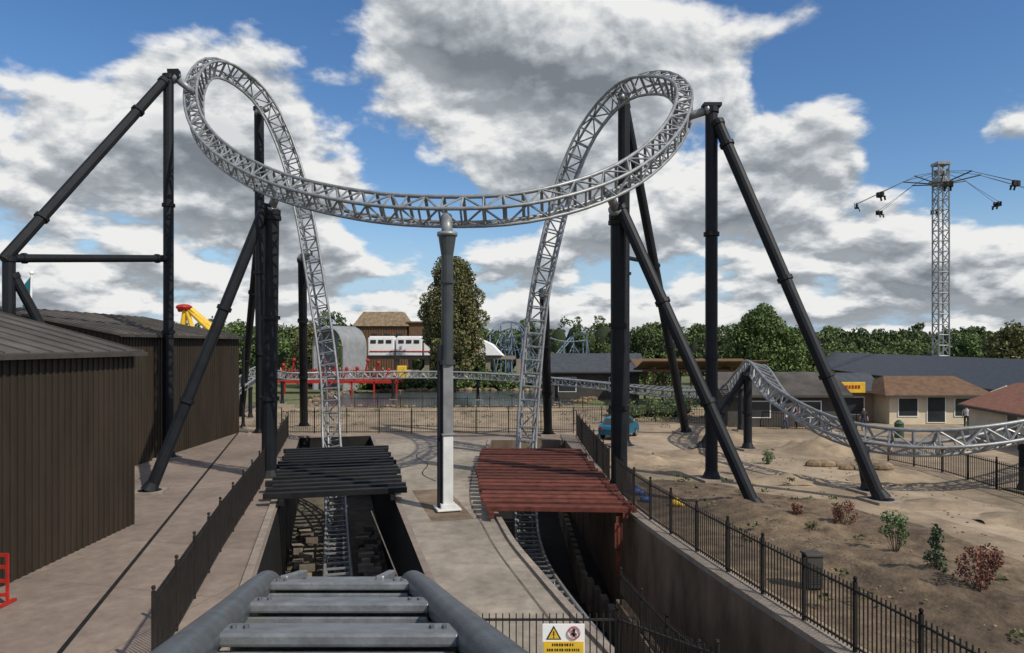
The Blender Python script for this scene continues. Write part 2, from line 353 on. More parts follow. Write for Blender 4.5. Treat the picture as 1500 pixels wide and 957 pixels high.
def col(a,b,r,n=12,fl=(.33,.66),base=True,top=True):
    a=V(a);b=V(b); sup.tube(a,b,r,n); d=(b-a)
    for f in fl:
        c=a+d*f; e=d.normalized()*.09; sup.tube(c-e,c+e,r*1.28,n)
    if top: e=d.normalized(); sup.tube(b-e*.25,b,r*1.2,n)
    if base:
        sup.tube(a+V((0,0,.02)),a+V((0,0,.12)),r*1.9,n); sup.tube(a+V((0,0,.1)),a+V((0,0,.1))+d.normalized()*.35,r*1.5,n,r)
        pad.box((a.x,a.y,.05),(r*5,r*5,.12),YAW)
arm=MB()
def conn(a,b): arm.tube(a,b,.2,10); arm.tube(a,V(a).lerp(V(b),.15),.33,12)
col((-19.6,40.9,0),(-19.6,40.9,21.9),.28); sup.beam((-19.6,40.9,21.9),(-19.0,41.0,21.95),.5)
conn((-19.3,41.0,21.8),(-19.6+1.3,41.3,21.0))
col((-23.3,33.2,0),(-23.3,33.2,10.6),.27,base=False); col((-23.4,33.0,10.4),(-19.7,40.7,21.5),.27,fl=(.2,.8),base=False)
col((-23.3,33.2,10.5),(-19.6,40.8,11.4),.2,base=False,fl=(.08,.92),top=False); col((-19.7,36,.1),(-23.2,33.3,9.8),.22)
col((-11.8,34.8,0),(-11.6,34.6,13.0),.36,fl=(.3,.6,.97)); col((-15.9,31.45,0),(-11.8,34.4,13.2),.26,fl=(.3,.62)); conn((-11.6,34.5,13.0),(-11.1,34.1,13.9))
col((-18.3,52.2,0),(-18.0,51,23.4),.34,fl=(.25,.5,.75)); col((-24.2,64,0),(-18.1,51.6,16),.28); conn((-18.0,51,23.0),(-17.0,49.6,22.8))
col((-16.4,56.5,0),(-14.6,49.9,12.5),.3)
conn((-14.6,49.9,12.5),(-13.8,49.0,12.8))
col((4.86,32.5,0),(4.75,31.9,12.3),.37,fl=(.3,.6,.97)); col((9.58,28.1,0),(4.75,31.6,12.6),.26,fl=(.33,.66)); conn((4.6,31.6,12.4),(4.15,30.7,13.0))
col((7.1,45.6,0),(6.9,44.2,21.9),.37,fl=(.25,.5,.75)); col((12.75,52.5,0),(7.0,44.6,21.4),.3,fl=(.3,.55,.8)); conn((6.9,44.1,21.5),(6.5,42.5,21.2)); sup.tube((6.9,44.2,21.9),(6.9,44.2,22.6),.37,12,.05)
col((7.0,45,12),(9.0,47.6,12),.14,base=False,fl=(),top=False)
col((2.6,51.5,0),(2.0,44.6,9.8),.3); conn((2.0,44.6,9.6),(1.8,44.0,9.8))
col((9.6,34.5,0),(9.6,34.5,17.9),.3); sup.box((9.6,34.5,18.0),(.85,.6,.16)); conn((9.5,34.5,17.8),(8.3,34.8,17.5)); col((15.3,29.7,0),(9.8,34.3,17.2),.27,fl=(.3,.55,.93))
col((14.6,44.4,0),(14.6,44.4,4.6),.26,fl=(.5,)); col((11.7,44.6,0),(14.5,44.5,4.7),.22,fl=(.5,)); sup.tube((14.6,44.4,4.5),(14.9,44.4,5.3),.4,10,.12)
col((15.75,31.6,0),(15.7,32.2,1.9),.27,fl=()); col((22.6,31.6,0),(22.6,31.6,2.1),.22,fl=())
for x,y,z in((-14,84.4,2.4),(-4,84,2.4),(5,80.5,2),(13,75,1.3),(17.4,64,1.6),(-25,78,2.5),(-23,63,2.8),(17.2,54,3.2)): col((x,y,0),(x,y,z),.18,8,fl=())
for x,y in((-24.5,53.7),(-21,56)): col((x,y,0),(x,y,6.2),.13,8,fl=())
sup.build('support_columns',M['dark'],coaster,False); arm.build('track_connectors',M['silver'],coaster,True); pad.build('footings',M['kerb'],coaster)
cx,cy=-2.54,28.1
mb=MB(); mb.box((cx,cy,1.55),(.40,.40,2.9),.3); mb.box((cx,cy,.10),(.95,.95,.08),.3); mb.box((cx,cy,.22),(.6,.6,.16),.3); mb.build('central_column_foot',M['colglare'],coaster,False,.02)  # column grows paler downward: sun glare painted as separate lengths
mb=MB(); mb.box((cx,cy,4.4),(.40,.40,2.8),.3); mb.box((cx,cy,3.0),(.52,.52,.07),.3); mb.build('central_column_mid',M['colhalfglare'],coaster,False,.02)
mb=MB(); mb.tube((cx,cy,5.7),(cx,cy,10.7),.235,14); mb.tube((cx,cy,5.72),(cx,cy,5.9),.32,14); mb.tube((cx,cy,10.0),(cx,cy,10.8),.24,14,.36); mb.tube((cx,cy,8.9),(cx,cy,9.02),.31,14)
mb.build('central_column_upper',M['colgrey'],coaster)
mb=MB(); mb.box((cx-.29,cy-.03,3.3),(.17,.22,6.4),.3); mb.build('column_shade_strip',M['dark'],coaster,False,.01)  # dark strip standing in for the shaded left face of the column
mb=MB(); mb.tube((cx,cy,10.8),(cx-.06,cy+.4,11.6),.22,12); mb.tube((cx,cy,10.75),(cx,cy,10.9),.4,12); mb.build('central_connector',M['silver'],coaster,True)
sheet('column_recess',[L(26.2,3.6),L(26.2,5.2),L(32,5.1),L(32,3.5)],[],.0165,M['pitwall'])
# ---------------------------------------------------------------- fences
def fence(name,P,h=1.25,sp=.125,z0=0,m='black',post=2.4,spike=True):
    mb=MB(); P=[V(p) if len(p)==3 else V((*p,z0)) for p in P]
    for a,b in zip(P[:-1],P[1:]):
        d=b-a; ln=d.length; yaw=math.atan2(d.y,d.x)
        up=V((0,0,1))
        for hh in(.12,h-.12): mb.beam(a+up*hh,b+up*hh,.05,.035)
        k=max(1,round(ln/sp))
        for i in range(k):
            p=a+d*(i/k); mb.box((p.x,p.y,p.z+h*.5+.02),(.022,.022,h-.04),yaw+random.uniform(-.1,.1))
        q=max(1,round(ln/post))
        for i in range(q+1):
            p=a+d*(i/q); mb.box((p.x,p.y,p.z+h*.52),(.07,.07,h*1.06),yaw); 
            if spike: mb.sphere((p.x,p.y,p.z+h*1.09),.05,6,4)
    return mb.build(name,M[m])
fence('metal_fence',[L(15.5,-3.4),L(24,-3.35),L(34,-3.1),L(52.8,-2.9)],1.55,.11)
fence('metal_fence',[(-16.9,52.6),(-14.5,52.6),(4.5,52.6)],1.7,.16)
fence('metal_fence',[(4.6,51),(4.55,42),(4.55,33.6)],1.6,.12)
rf=[(p.x+.42,p.y,.15) for p in rightedge[::3] if p.y<34]
fence('metal_fence',rf,1.4,.13)
fence('metal_fence',[(-1.1,14.0),(2.05,14.0),(3.55,12.4)],1.25,.13)
fence('metal_fence',[(3.5,23,-2.1),(4.0,18.5,-1.9),(4.7,14.8,-1.7),(5.5,12,-1.6)],1.3,.14)
kerb('trench_ledge',[(3.55,23.5),(4.05,18.5),(4.75,14.8),(5.5,11.5)],.3,-1.85,M['pitwall'],-4.1)
fence('metal_fence',[(21.0,40),(21.9,36.5),(21.7,28),(21.5,22)],1.3,.14)
fence('metal_fence',[(5,58),(12,60),(19,57),(25,52)],1.3,.2)
fence('metal_fence',[(-16,73),(0,74),(12,72)],1.1,.26)
# warning sign
sg=empty('warning_sign'); mb=MB(); mb.box((1.0,13.92,.68),(.82,.02,.80)); mb.build('plate',M['white'],sg,False,.005)
mb=MB(); mb.box((1.0,13.905,.52),(.78,.012,.44)); mb.build('yellow_panel',M['yellow'],sg)
mb=MB(); mb.add([(.66,13.903,.78),(.96,13.903,.78),(.81,13.903,1.05)],[(0,1,2)]); mb.build('hazard_triangle_border',M['black'],sg)
mb=MB(); mb.add([(.70,13.899,.80),(.92,13.899,.80),(.81,13.899,1.0)],[(0,1,2)]); mb.build('hazard_triangle',M['yellow'],sg)
mb=MB(); mb.box((.81,13.895,.90),(.022,.004,.09)); mb.box((.81,13.895,.825),(.022,.004,.02))
mb.box((1.2,13.893,.915),(.05,.004,.15)); mb.box((1.2,13.893,.89),(.11,.004,.035))
for zz,ww in((.68,.42),(.58,.62),(.48,.5)):
    x=1.0-ww/2
    while x<1.0+ww/2: q=random.uniform(.025,.045); mb.box((x,13.896,zz),(q*.8,.004,.05)); x+=q+.012
mb.build('lettering',M['black'],sg)
mb=MB()
for i in range(28):
    a=2*math.pi*i/28;b_=2*math.pi*(i+1)/28; mb.beam((1.2+.12*math.cos(a),13.89,.915+.12*math.sin(a)),(1.2+.12*math.cos(b_),13.89,.915+.12*math.sin(b_)),.006,.025,(0,1,0))
mb.beam((1.12,13.888,.995),(1.28,13.888,.835),.025,.006); mb.build('prohibition_ring',M['red'],sg)
# ---------------------------------------------------------------- buildings
def gable(name,cx,cy,yaw,ln,wd,eave,ridge,wm,rm,ribs=0,over=.5,openings=(),omat='glass',hip=0):
    e=empty(name); R=Matrix.Rotation(yaw,3,'Z'); T=lambda x,y,z:tuple(R@V((x,y,z))+V((cx,cy,0)))
    hw,hl=wd/2,ln/2; mb=MB()
    vs=[T(-hw,-hl,0),T(hw,-hl,0),T(hw,hl,0),T(-hw,hl,0),T(-hw,-hl,eave),T(hw,-hl,eave),T(hw,hl,eave),T(-hw,hl,eave),T(0,-hl,ridge-.06),T(0,hl,ridge-.06)]
    if hip: vs[8]=T(0,-hl+hip,ridge-.06);vs[9]=T(0,hl-hip,ridge-.06)
    mb.add(vs,[(0,1,5,4),(1,2,6,5),(2,3,7,6),(3,0,4,7),(4,5,8),(6,7,9)])
    if ribs:
        k=int(ln/ribs)
        for i in range(k+1):
            y=-hl+i*ribs
            for sx in(-1,1): mb.box(T(sx*(hw+.018),y,eave/2-.02),(.036,ribs*.38,eave-.06),yaw)
        k=int(wd/ribs)
        for i in range(k+1):
            x=-hw+i*ribs; zt=eave+(ridge-eave)*(1-abs(x)/hw)-.15
            mb.box(T(x,-hl-.018,zt/2),(ribs*.38,.036,zt),yaw)
    mb.build('walls',M[wm],e)
    mb=MB(); th=.12; sl=(ridge-eave)/hw; ex=hw+over; ez=eave-over*sl; hp=hip
    for sx in(-1,1):
        a=[T(sx*ex,-hl-over,ez+.02),T(sx*ex,hl+over,ez+.02),T(0,hl+over-hp,ridge+.02),T(0,-hl-over+hp,ridge+.02)]
        b_=[(p[0],p[1],p[2]+th) for p in a]
        mb.add(a+b_,[(0,1,2,3),(4,5,6,7),(0,1,5,4),(1,2,6,5),(2,3,7,6),(3,0,4,7)])
    if hip:
        for sy in(-1,1):
            a=[T(-ex,sy*(hl+over),ez+.02+th),T(ex,sy*(hl+over),ez+.02+th),T(0,sy*(hl+over-hp),ridge+.02+th)]; mb.add(a,[(0,1,2)])
    elif ribs:
        k=int(ln/1.0)
        for i in range(k+1):
            y=-hl+i*1.0
            for sx in(-1,1): mb.beam(T(sx*ex,y,ez+th+.04),T(0,y,ridge+th+.04),.05,.05)
    mb.build('roof',M[rm],e)
    mb=MB()
    for sx in(-1,1): mb.box(T(sx*(ex+.05),0,ez+.03),(.12,ln+2*over,.14),yaw)
    mb.build('gutters',M['darkwall'],e)
    if openings:
        fr=MB(); gl=MB()
        for side,pos,zc,w_,h_ in openings:
            if side in'+-': sx=1 if side=='+' else -1; fr.box(T(sx*(hw+.02),pos,zc),(.08,w_+.16,h_+.16),yaw); gl.box(T(sx*(hw+.045),pos,zc),(.06,w_,h_),yaw)
            else: fr.box(T(pos,-hl-.02,zc),(w_+.16,.08,h_+.16),yaw); gl.box(T(pos,-hl-.045,zc),(w_,.06,h_),yaw)
        fr.build('frames',M['white'] if wm!='shed' else M['darkwall'],e); gl.build('panes',M[omat],e)
    return e
gable('corrugated_shed',-20.3,16.5,0,19,13.2,6.2,8.0,'shed','roof',ribs=.3,over=.25,openings=[('+',-3.2,1.2,2.0,2.4)],omat='slat')
gable('corrugated_shed',-27.2,44.8,.0,16.2,14,7.0,8.4,'shed','roof',ribs=.3,over=.3)
long_=math.atan2(-16,98)
gable('long_low_building',58,112,long_,100,11,2.5,4.9,'darkwall','slate',over=.6,openings=[('-',-44+k*6,1.3,1.6,1.1) for k in range(15)])
gable('food_kiosk',34.6,61,math.pi/2,7.6,5,2.6,3.7,'cream','brownwood',over=.7,hip=1.5,openings=[('-',-2.3,1.4,1.5,1.4),('-',0,1.2,1.4,2.0),('-',2.3,1.4,1.5,1.4)])
gable('food_kiosk',28.6,63,math.pi/2,4.4,4,2.8,3.9,'brick','slate',over=.6,openings=[('-',0,1.3,2.6,1.4)])
e=empty('kiosk_sign'); mb=MB(); mb.box((28.4,60.3,2.9),(2.6,.12,.9)); mb.build('board',M['yellow'],e,False,.02); mb=MB()
for k in range(7): mb.box((27.6+k*.26,60.22,2.95),(.16,.03,.28))
mb.build('lettering',M['red'],e)
gable('grey_roof_hut',21.5,59.5,math.pi/2,9,6,2.7,4.1,'darkwall','roof',over=.6,openings=[('-',-2,1.4,1.6,1.2),('-',2,1.4,1.6,1.2)])
gable('station_building',36.0,46,-.15,12,7,2.2,3.6,'cream','terracotta',over=.5,openings=[('-',-4,1.3,1.4,1.2),('-',0,1.1,1.2,2.0),('f',0,1.3,2,1.3)])
gable('dark_pavilion',9.5,88,math.pi/2,11,7,3.6,5.3,'darkwall','slate',over=.8,openings=[('-',-3,1.8,2,1.6),('-',3,1.8,2,1.6)])
for nm,x,y,mm in(('market_stall',24.5,66,'cream'),('market_stall',31,68,'white'),('market_stall',40,58,'cream')):
    e=empty(nm); mb=MB()
    for dx in(-1,1):
        for dy in(-.8,.8): mb.box((x+dx,y+dy,1.2),(.08,.08,2.4))
    mb.box((x,y-.6,.5),(2.1,.5,1.0)); mb.build('frame',M['brownwood'],e); mb=MB()
    mb.add([(x-1.3,y-1.1,2.35),(x+1.3,y-1.1,2.35),(x+1.3,y+1.1,2.35),(x-1.3,y+1.1,2.35),(x,y,3.2)],[(0,1,4),(1,2,4),(2,3,4),(3,0,4)]); mb.build('canopy',M[mm],e)
e=empty('timber_canopy'); mb=MB()
for x in range(15,27,2):
    for y in(76,81): mb.box((x,y,1.9),(.22,.22,3.8))
    mb.beam((x,75,4.0),(x,82,4.0),.12,.25)
for y in(75.8,81.2): mb.box((20,y,3.75),(12.4,.2,.25))
mb.build('frame',M['brownwood'],e); mb=MB()
for s_ in(-1,1): mb.beam((13.6,78.5+s_*2.1,4.4),(26.6,78.5+s_*2.1,4.4),4.4,.1,(0,-s_*.2,1))
mb.build('roof',M['brownwood'],e)
e=empty('timber_tower_house'); mb=MB(); mb.box((-24,135,5),(9.4,7,10)); 
for k in range(20): mb.box((-28.5+k*.47,131.45,5),(.2,.1,10))
mb.build('walls',M['brownwood'],e); mb=MB()
mb.add([(-29.2,131,9.9),(-18.8,131,9.9),(-18.8,139,9.9),(-29.2,139,9.9),(-27.6,133,12.6),(-20.4,133,12.6),(-20.4,137,12.6),(-27.6,137,12.6)],[(0,1,5,4),(1,2,6,5),(2,3,7,6),(3,0,4,7),(4,5,6,7)])
mb.build('roof',M['rock'],e); mb=MB(); mb.box((-16.4,134,8),(5,5,5)); mb.box((-16.4,134,10.6),(5.8,5.8,.3)); mb.build('annex',M['brownwood'],e)
mb=MB()
for k in range(4): mb.box((-27.5+k*2.3,131.38,7.8),(1,.08,1.4))
mb.build('windows',M['glass'],e)
e=empty('arched_tunnel'); mb=MB(); n=18; r=2.9; ax,ay=-25.0,104
for k,yy in enumerate((-2.5,2.5)):
    for i in range(n+1):
        t=math.pi*i/n
        for rr_ in(r,r-.25):
            p=Matrix.Rotation(-.5,3,'Z')@V((rr_*math.cos(t),yy,rr_*math.sin(t))); mb.v.append((p.x+ax,p.y+ay,p.z+6.3))
a=2*(n+1)
for i in range(n):
    q=2*i; mb.f+=[(q,q+2,a+q+2,a+q),(q+1,q+3,a+q+3,a+q+1),(q,q+1,q+3,q+2),(a+q,a+q+1,a+q+3,a+q+2)]
mb.build('shell',M['shell'],e,True); mb=MB()
for sx in(-1,1): mb.box(Matrix.Rotation(-.5,3,'Z')@V((sx*2.78,0,0))+V((ax,ay,3.15)),(.24,5,6.3),-.5)
mb.build('side_walls',M['shell'],e)
e=empty('monorail_train'); mb=MB(); x=-21.5; ty=108
for k in range(4):
    mb.box((x+2.0,ty,6.2),(3.9,2.6,2.7)); mb.box((x+2.0,ty,7.66),(3.6,2.0,.22)); x+=4.15
mb.add([(x,ty-1.3,4.85),(x,ty+1.3,4.85),(x,ty+1.3,7.55),(x,ty-1.3,7.55),(x+3.6,ty-.9,4.85),(x+3.6,ty+.9,4.85),(x+2.0,ty+1.1,6.5),(x+2.0,ty-1.1,6.5)],[(0,1,2,3),(0,4,7,3),(1,5,6,2),(3,7,6,2),(4,5,6,7),(0,1,5,4)])
mb.build('cars',M['white'],e,False,.12); mb=MB(); x=-21.5
for k in range(4):
    for q in range(3): mb.box((x+.85+q*1.15,ty-1.34,6.95),(.8,.06,.5))
    x+=4.15
mb.build('windows',M['glass'],e); mb=MB(); mb.box((-13,ty-1.35,5.5),(16.4,.05,.16)); mb.build('stripe',M['red'],e)
mb=MB(); mb.box((-12,ty,4.55),(25,1.2,.5))
for k in range(6): mb.box((-22+k*4.6,ty,2.2),(.7,.7,4.3))
mb.build('guideway',M['kerb'],e)
e=empty('blue_roller_coaster'); mb=MB(); pts=[]
for k in range(10):
    x=-3.4+k*1.65; y=110+(k%3)*2.5; h=6.0+2.0*math.sin(k*.9)+(2.0 if k<4 else 0); pts.append((x,y,h))
    mb.tube((x,y,0),(x,y,h),.13,6); mb.tube((x+1.3,y+2,0),(x,y,h*.95),.10,6); mb.tube((x-1.2,y-1,0),(x,y,h*.7),.08,6)
for a_,b_ in zip(pts[:-1],pts[1:]): mb.tube((a_[0],a_[1],a_[2]*.55),(b_[0],b_[1],b_[2]*.85),.08,5); mb.tube((a_[0],a_[1],a_[2]*.85),(b_[0],b_[1],b_[2]*.45),.08,5)
P=cr(pts,6)
for off in(-.5,.5): mb.path([p+V((off*.5,off,.2)) for p in P],.10,6)
P2=cr([(-4,115,7.2),(0,111,9.0),(3,114,7),(0,118,5.5),(-3,115,6.8),(3,110,8.0),(8,111,7.0),(12,115,7.2)],8)
for off in(-.5,.5): mb.path([p+V((0,off,0)) for p in P2],.10,6)
for p in P2[::2]: mb.tube(p-V((0,.5,0)),p+V((0,.5,0)),.06,4); 
for p in P2[::6]: mb.tube((p.x,p.y,0),p,.12,6)
mb.build('track_and_supports',M['steelblue'],e)
e=empty('red_ride_platform'); mb=MB(); mb.box((-24,96,1.6),(18,4,.35))
for k in range(37):
    x=-32.8+k*.49; mb.box((x,94.1,2.4),(.06,.06,1.5)); 
    if k%6==0: mb.box((x,94.1,.8),(.2,.2,1.6))
mb.box((-24,94.1,3.15),(18,.08,.08)); mb.box((-24,94.1,2.6),(18,.05,.05))
for k in range(11): mb.tube((-31+k*1.4,95.8,1.8),(-30.4+k*1.4,95.4,3.7+.7*math.sin(k*1.7)),.12,6); mb.sphere((-30.4+k*1.4,95.4,3.8+.7*math.sin(k*1.7)),.26,8,6)
mb.build('deck_and_rails',M['red'],e); mb=MB(); mb.box((-14.6,95,2.6),(1.6,1.4,1.0)); mb.box((-14.6,95,3.4),(1.2,1.1,.6)); mb.build('ride_car',M['yellow'],e,False,.1)
mb=MB(); mb.box((-15,96.5,2.6),(5,.3,1.0)); mb.build('white_panels',M['cream'],e)
e=empty('tower_ride'); mb=MB()
for a_,b_ in(((-35.8,75,0),(-34.2,75,10.3)),((-31.2,75,7.6),(-34.0,75,10.3)),((-31,75,0),(-34,75,10)),((-36.0,77,0),(-34.2,75,10)),): mb.tube(a_,b_,.26,8)
mb.tube((-35.2,75,6.5),(-33.0,75,8),.15,8); mb.sphere((-35.6,74.6,9.7),(.4,.4,.5)); mb.tube((-33.6,75,10.2),(-31.2,75.5,8.0),.3,8); mb.build('frame',M['yellow'],e)
mb=MB(); mb.sphere((-34.3,75,10.4),(.85,.85,.35)); mb.tube((-34.9,75,10.2),(-33.6,75,10.3),.3,8); mb.build('head',M['red'],e)
e=empty('flag_pole'); mb=MB(); mb.tube((-40.6,60,0),(-40.2,60,12.4),.09,8); mb.sphere((-40.2,60,12.5),.18); mb.build('pole',M['white'],e)
mb=MB(); mb.add([(-40.3,60,12.2),(-40.8,60,11.6),(-40.75,60.2,10.6),(-40.35,60,10.6)],[(0,1,2,3)]); mb.add([(-40.3,60,10.2),(-41.0,60,9.8),(-40.9,60.2,8.6),(-40.4,60,8.9)],[(0,1,2,3)]); mb.build('pennant',M['teal'],e)
e=empty('swing_tower_ride'); mb=MB(); cx,cy=65.8,110; tw=.8; top=34.4
for sx in(-1,1):
    for sy in(-1,1): mb.tube((cx+sx*tw,cy+sy*tw,0),(cx+sx*tw,cy+sy*tw,top),.12,6)
z=0;k=0
while z<top-1.5:
    for i,(a_,b_) in enumerate((((-1,-1),(1,-1)),((1,-1),(1,1)),((1,1),(-1,1)),((-1,1),(-1,-1)))):
        p=a_ if k%2 else b_; q=b_ if k%2 else a_
        mb.tube((cx+p[0]*tw,cy+p[1]*tw,z),(cx+q[0]*tw,cy+q[1]*tw,z+1.6),.07,5); mb.tube((cx+a_[0]*tw,cy+a_[1]*tw,z),(cx+b_[0]*tw,cy+b_[1]*tw,z),.065,5)
    z+=1.6;k+=1
mb.box((cx,cy,top-.2),(2.0,2.0,.4)); mb.box((cx,cy,top-1.5),(1.3,1.3,.9)); mb.box((cx,cy,2),(5,5,4))
mb.build('lattice_tower',M['silver'],e)
mb=MB(); mb.tube((cx,cy,30.9),(cx,cy,31.9),1.2,14); mb.tube((cx,cy,31.2),(cx,cy,31.5),1.7,16); arms=MB(); seats=MB()
for k in range(8):
    a=k*math.pi/4+.32; d=V((math.cos(a),math.sin(a),0)); c=V((cx,cy,0))
    arms.tube(c+d*1.4+V((0,0,31.3)),c+d*5.2+V((0,0,32.0)),.10,6); arms.tube(c+d*1.0+V((0,0,32.9)),c+d*5.2+V((0,0,32.0)),.04,5)
    b0=c+d*5.2+V((0,0,31.9)); t_=V((-d.y,d.x,0)); g=b0+d*6.4+V((0,0,-3.2))
    for off in(-.35,.35):
        arms.tube(b0,g+t_*off+V((0,0,.4)),.035,4)
        seats.box(g+t_*off-V((0,0,.25)),(.6,.55,.12),a); seats.box(g+t_*off+V((0,0,.1))+d*.3,(.1,.55,.7),a); seats.sphere(g+t_*off+V((0,0,.15)),(.2,.22,.4),6,4); seats.beam(g+t_*off-V((0,0,.25))-d*.25,g+t_*off-V((0,0,.8))-d*.4,.25,.12)
mb.build('rotating_head',M['silver'],e); arms.build('arms_and_chains',M['grey'],e); seats.build('seats',M['black'],e)
# ---------------------------------------------------------------- pond, banks
pond=[(-22,76),(-23,92),(-14,99),(-4,101),(6,97),(9,88),(6,77),(-3,74.6),(-14,74.8)]
pc=[(p.x,p.y) for p in cr([(*p,0) for p in pond+[pond[0]]],5)[:-1]]
sheet('pond_water',pc,[],.05,M['water'])
mb=MB()
for i in range(0,len(pc)):
    for q in range(6):
        x=pc[i][0]+random.uniform(-1,1);y=pc[i][1]+random.uniform(-.6,.6); r=random.uniform(.15,.5)*(.5 if y<80 else 1.2); mb.sphere((x,y,r*.2),(r,r*random.uniform(.7,1.2),r*.7),7,5)
mb.build('pond_bank_rocks',M['rock'])
# ---------------------------------------------------------------- vegetation
def leaves(cl,dens,size,sq=1.0):
    Vs=[]
    for c,r in cl:
        n=max(20,int(dens*(r[0]*r[2]+r[1]*r[2]+r[0]*r[1])))
        d=rng.normal(size=(n,3)); d/=np.linalg.norm(d,axis=1)[:,None]
        rad=rng.uniform(.45,1.08,n)**.6
        p=np.array(c)+d*rad[:,None]*np.array(r)
        u=rng.normal(size=(n,3)); u/=np.linalg.norm(u,axis=1)[:,None]
        v=np.cross(u,rng.normal(size=(n,3))); v/=np.linalg.norm(v,axis=1)[:,None]
        s=(rng.uniform(.5,1.3,n)*size)[:,None]
        q=np.stack([p-u*s*.5,p+v*s*.32,p+u*s*.5,p-v*s*.32],1); Vs.append(q.reshape(-1,3))
    return np.concatenate(Vs)
def leafobj(name,A,m,parent=None):
    n=len(A); me=bpy.data.meshes.new(name); me.vertices.add(n); me.vertices.foreach_set('co',A.astype(np.float32).ravel())
    me.loops.add(n); me.loops.foreach_set('vertex_index',np.arange(n,dtype=np.int32)); me.polygons.add(n//4)
    me.polygons.foreach_set('loop_start',np.arange(0,n,4,dtype=np.int32)); me.polygons.foreach_set('loop_total',np.full(n//4,4,dtype=np.int32))
    me.materials.append(m); me.update(); me.validate(); o=bpy.data.objects.new(name,me); S.collection.objects.link(o); o.parent=parent; return o
def tree(name,x,y,h,rad,m,zb=.18,n=46,size=.34,dens=60,seed=1,shape='oval'):
    r_=random.Random(seed); e=empty(name); mb=MB()
    mb.tube((x,y,0),(x+.1,y,h*.45),rad*.075,9,rad*.05); mb.tube((x+.1,y,h*.45),(x,y,h*.93),rad*.05,8,.03)
    cl=[]
    for i in range(n):
        f=(i+.5)/n; z=h*(zb+(1-zb)*f*.96)
        prof=math.sin(math.pi*min(1,(f*.93+.07)))**.5 if shape=='oval' else math.sqrt(max(0,1-(f*1.0)**2))
        a=i*2.4+r_.uniform(-.4,.4); rr_=rad*prof*r_.uniform(.35,.88)
        c=(x+math.cos(a)*rr_,y+math.sin(a)*rr_,z); q=rad*r_.uniform(.16,.32)
        cl.append((c,(q,q,q*r_.uniform(.9,1.5))))
        mb.tube((x,y,z-h*.10),c,.07,5,.02)
    mb.build('trunk_and_limbs',M['bark'],e,True); leafobj('foliage',leaves(cl,dens,size),M[m],e); return e
tree('poplar_tree',-7.9,97,17.9,4.5,'leafpop',zb=.15,n=110,size=.36,dens=105,seed=4)
tree('broadleaf_tree',39,112,10.8,6.4,'leafmd',zb=.12,n=80,size=.5,dens=50,seed=2,shape='dome')
tree('broadleaf_tree',20.5,108,8.4,4.6,'leafdk',zb=.12,n=60,size=.45,dens=50,seed=3,shape='dome')
tree('broadleaf_tree',47,120,8.3,5,'leafmd',zb=.12,n=60,size=.5,dens=50,seed=12,shape='dome')
tree('conifer_tree',-55.5,95,10.6,1.9,'leafdk',zb=.2,n=30,size=.4,dens=50,seed=5)
tree('broadleaf_tree',82,118,8.8,5,'leafpop',zb=.1,n=50,size=.5,dens=40,seed=6,shape='dome')
tree('broadleaf_tree',-31,110,9,4,'leafpop',zb=.1,n=46,size=.45,dens=40,seed=8,shape='dome')
def belt(name,P,hmin,hmax,m,sp=4.5,size=.8,seed=1,dens=9):
    r_=random.Random(seed); cl=[]; core=MB(); P=[V((*p,0)) for p in P]
    for a,b_ in zip(P[:-1],P[1:]):
        k=int((b_-a).length/sp)
        for i in range(k):
            p=a.lerp(b_,(i+r_.random()*.6)/k); h=r_.uniform(hmin,hmax)*(.9+.35*mnoise.noise(V((p.x*.05,p.y*.05,seed)))) ; w_=r_.uniform(3,5)*sp/4.5
            for q in range(10):
                f=r_.uniform(.1,.92); c=(p.x+r_.uniform(-w_*.6,w_*.6),p.y+r_.uniform(-3,3),h*f); g=w_*r_.uniform(.35,.6)*(1.15-f*.35)
                cl.append((c,(g,g,g*.85)))
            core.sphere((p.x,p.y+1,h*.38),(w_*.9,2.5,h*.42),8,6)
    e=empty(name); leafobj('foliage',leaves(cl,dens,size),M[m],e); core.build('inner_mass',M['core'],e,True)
belt('distant_trees',[(-150,190),(-40,172),(10,168),(45,168)],11,13.5,'leafdk',sp=3.6,seed=1,dens=14)
belt('distant_trees',[(45,168),(70,165),(170,180)],9.5,11.5,'leafdk',sp=3.4,seed=11,dens=15)
belt('distant_trees',[(8,150),(34,148),(50,150)],11,13,'leafdk',sp=3.2,seed=2,size=.65,dens=18)
belt('distant_trees',[(50,138),(90,142),(130,155)],7.5,9.6,'leafmd',sp=3.0,seed=3,size=.55,dens=20)
belt('distant_trees',[(-75,130),(-30,128)],8,11,'leafmd',sp=3.6,seed=4,size=.6,dens=16)
belt('distant_trees',[(-330,420),(0,380),(330,420)],14,19,'leafdk',sp=9,size=2.0,seed=5,dens=3)
belt('pond_hedge',[(-22,104),(-6,105),(10,101)],1.8,3.0,'leafmd',sp=3,size=.4,seed=6,dens=24)
belt('garden_hedge',[(10,64),(17,66)],1.5,2.4,'leafmd',sp=2.2,size=.25,seed=7,dens=24)
def shrub(name,x,y,h,r,m,seed,con=False,z=.25):
    r_=random.Random(seed); e=empty(name); mb=MB(); cl=[]
    for i in range(18 if not con else 22):
        f=r_.uniform(.25,1) if not con else (i+1)/22; a=r_.uniform(0,6.3)
        rr_=r*r_.uniform(.2,.9)*(1 if not con else (1.05-f)); c=(x+math.cos(a)*rr_,y+math.sin(a)*rr_,z+h*f*.92); g=r*r_.uniform(.22,.38)
        cl.append((c,(g,g,g*1.2))); mb.tube((x,y,z-.2),c,.014,4,.005)
    mb.build('stems',M['bark'],e); leafobj('foliage',leaves(cl,700,.085),M[m],e)
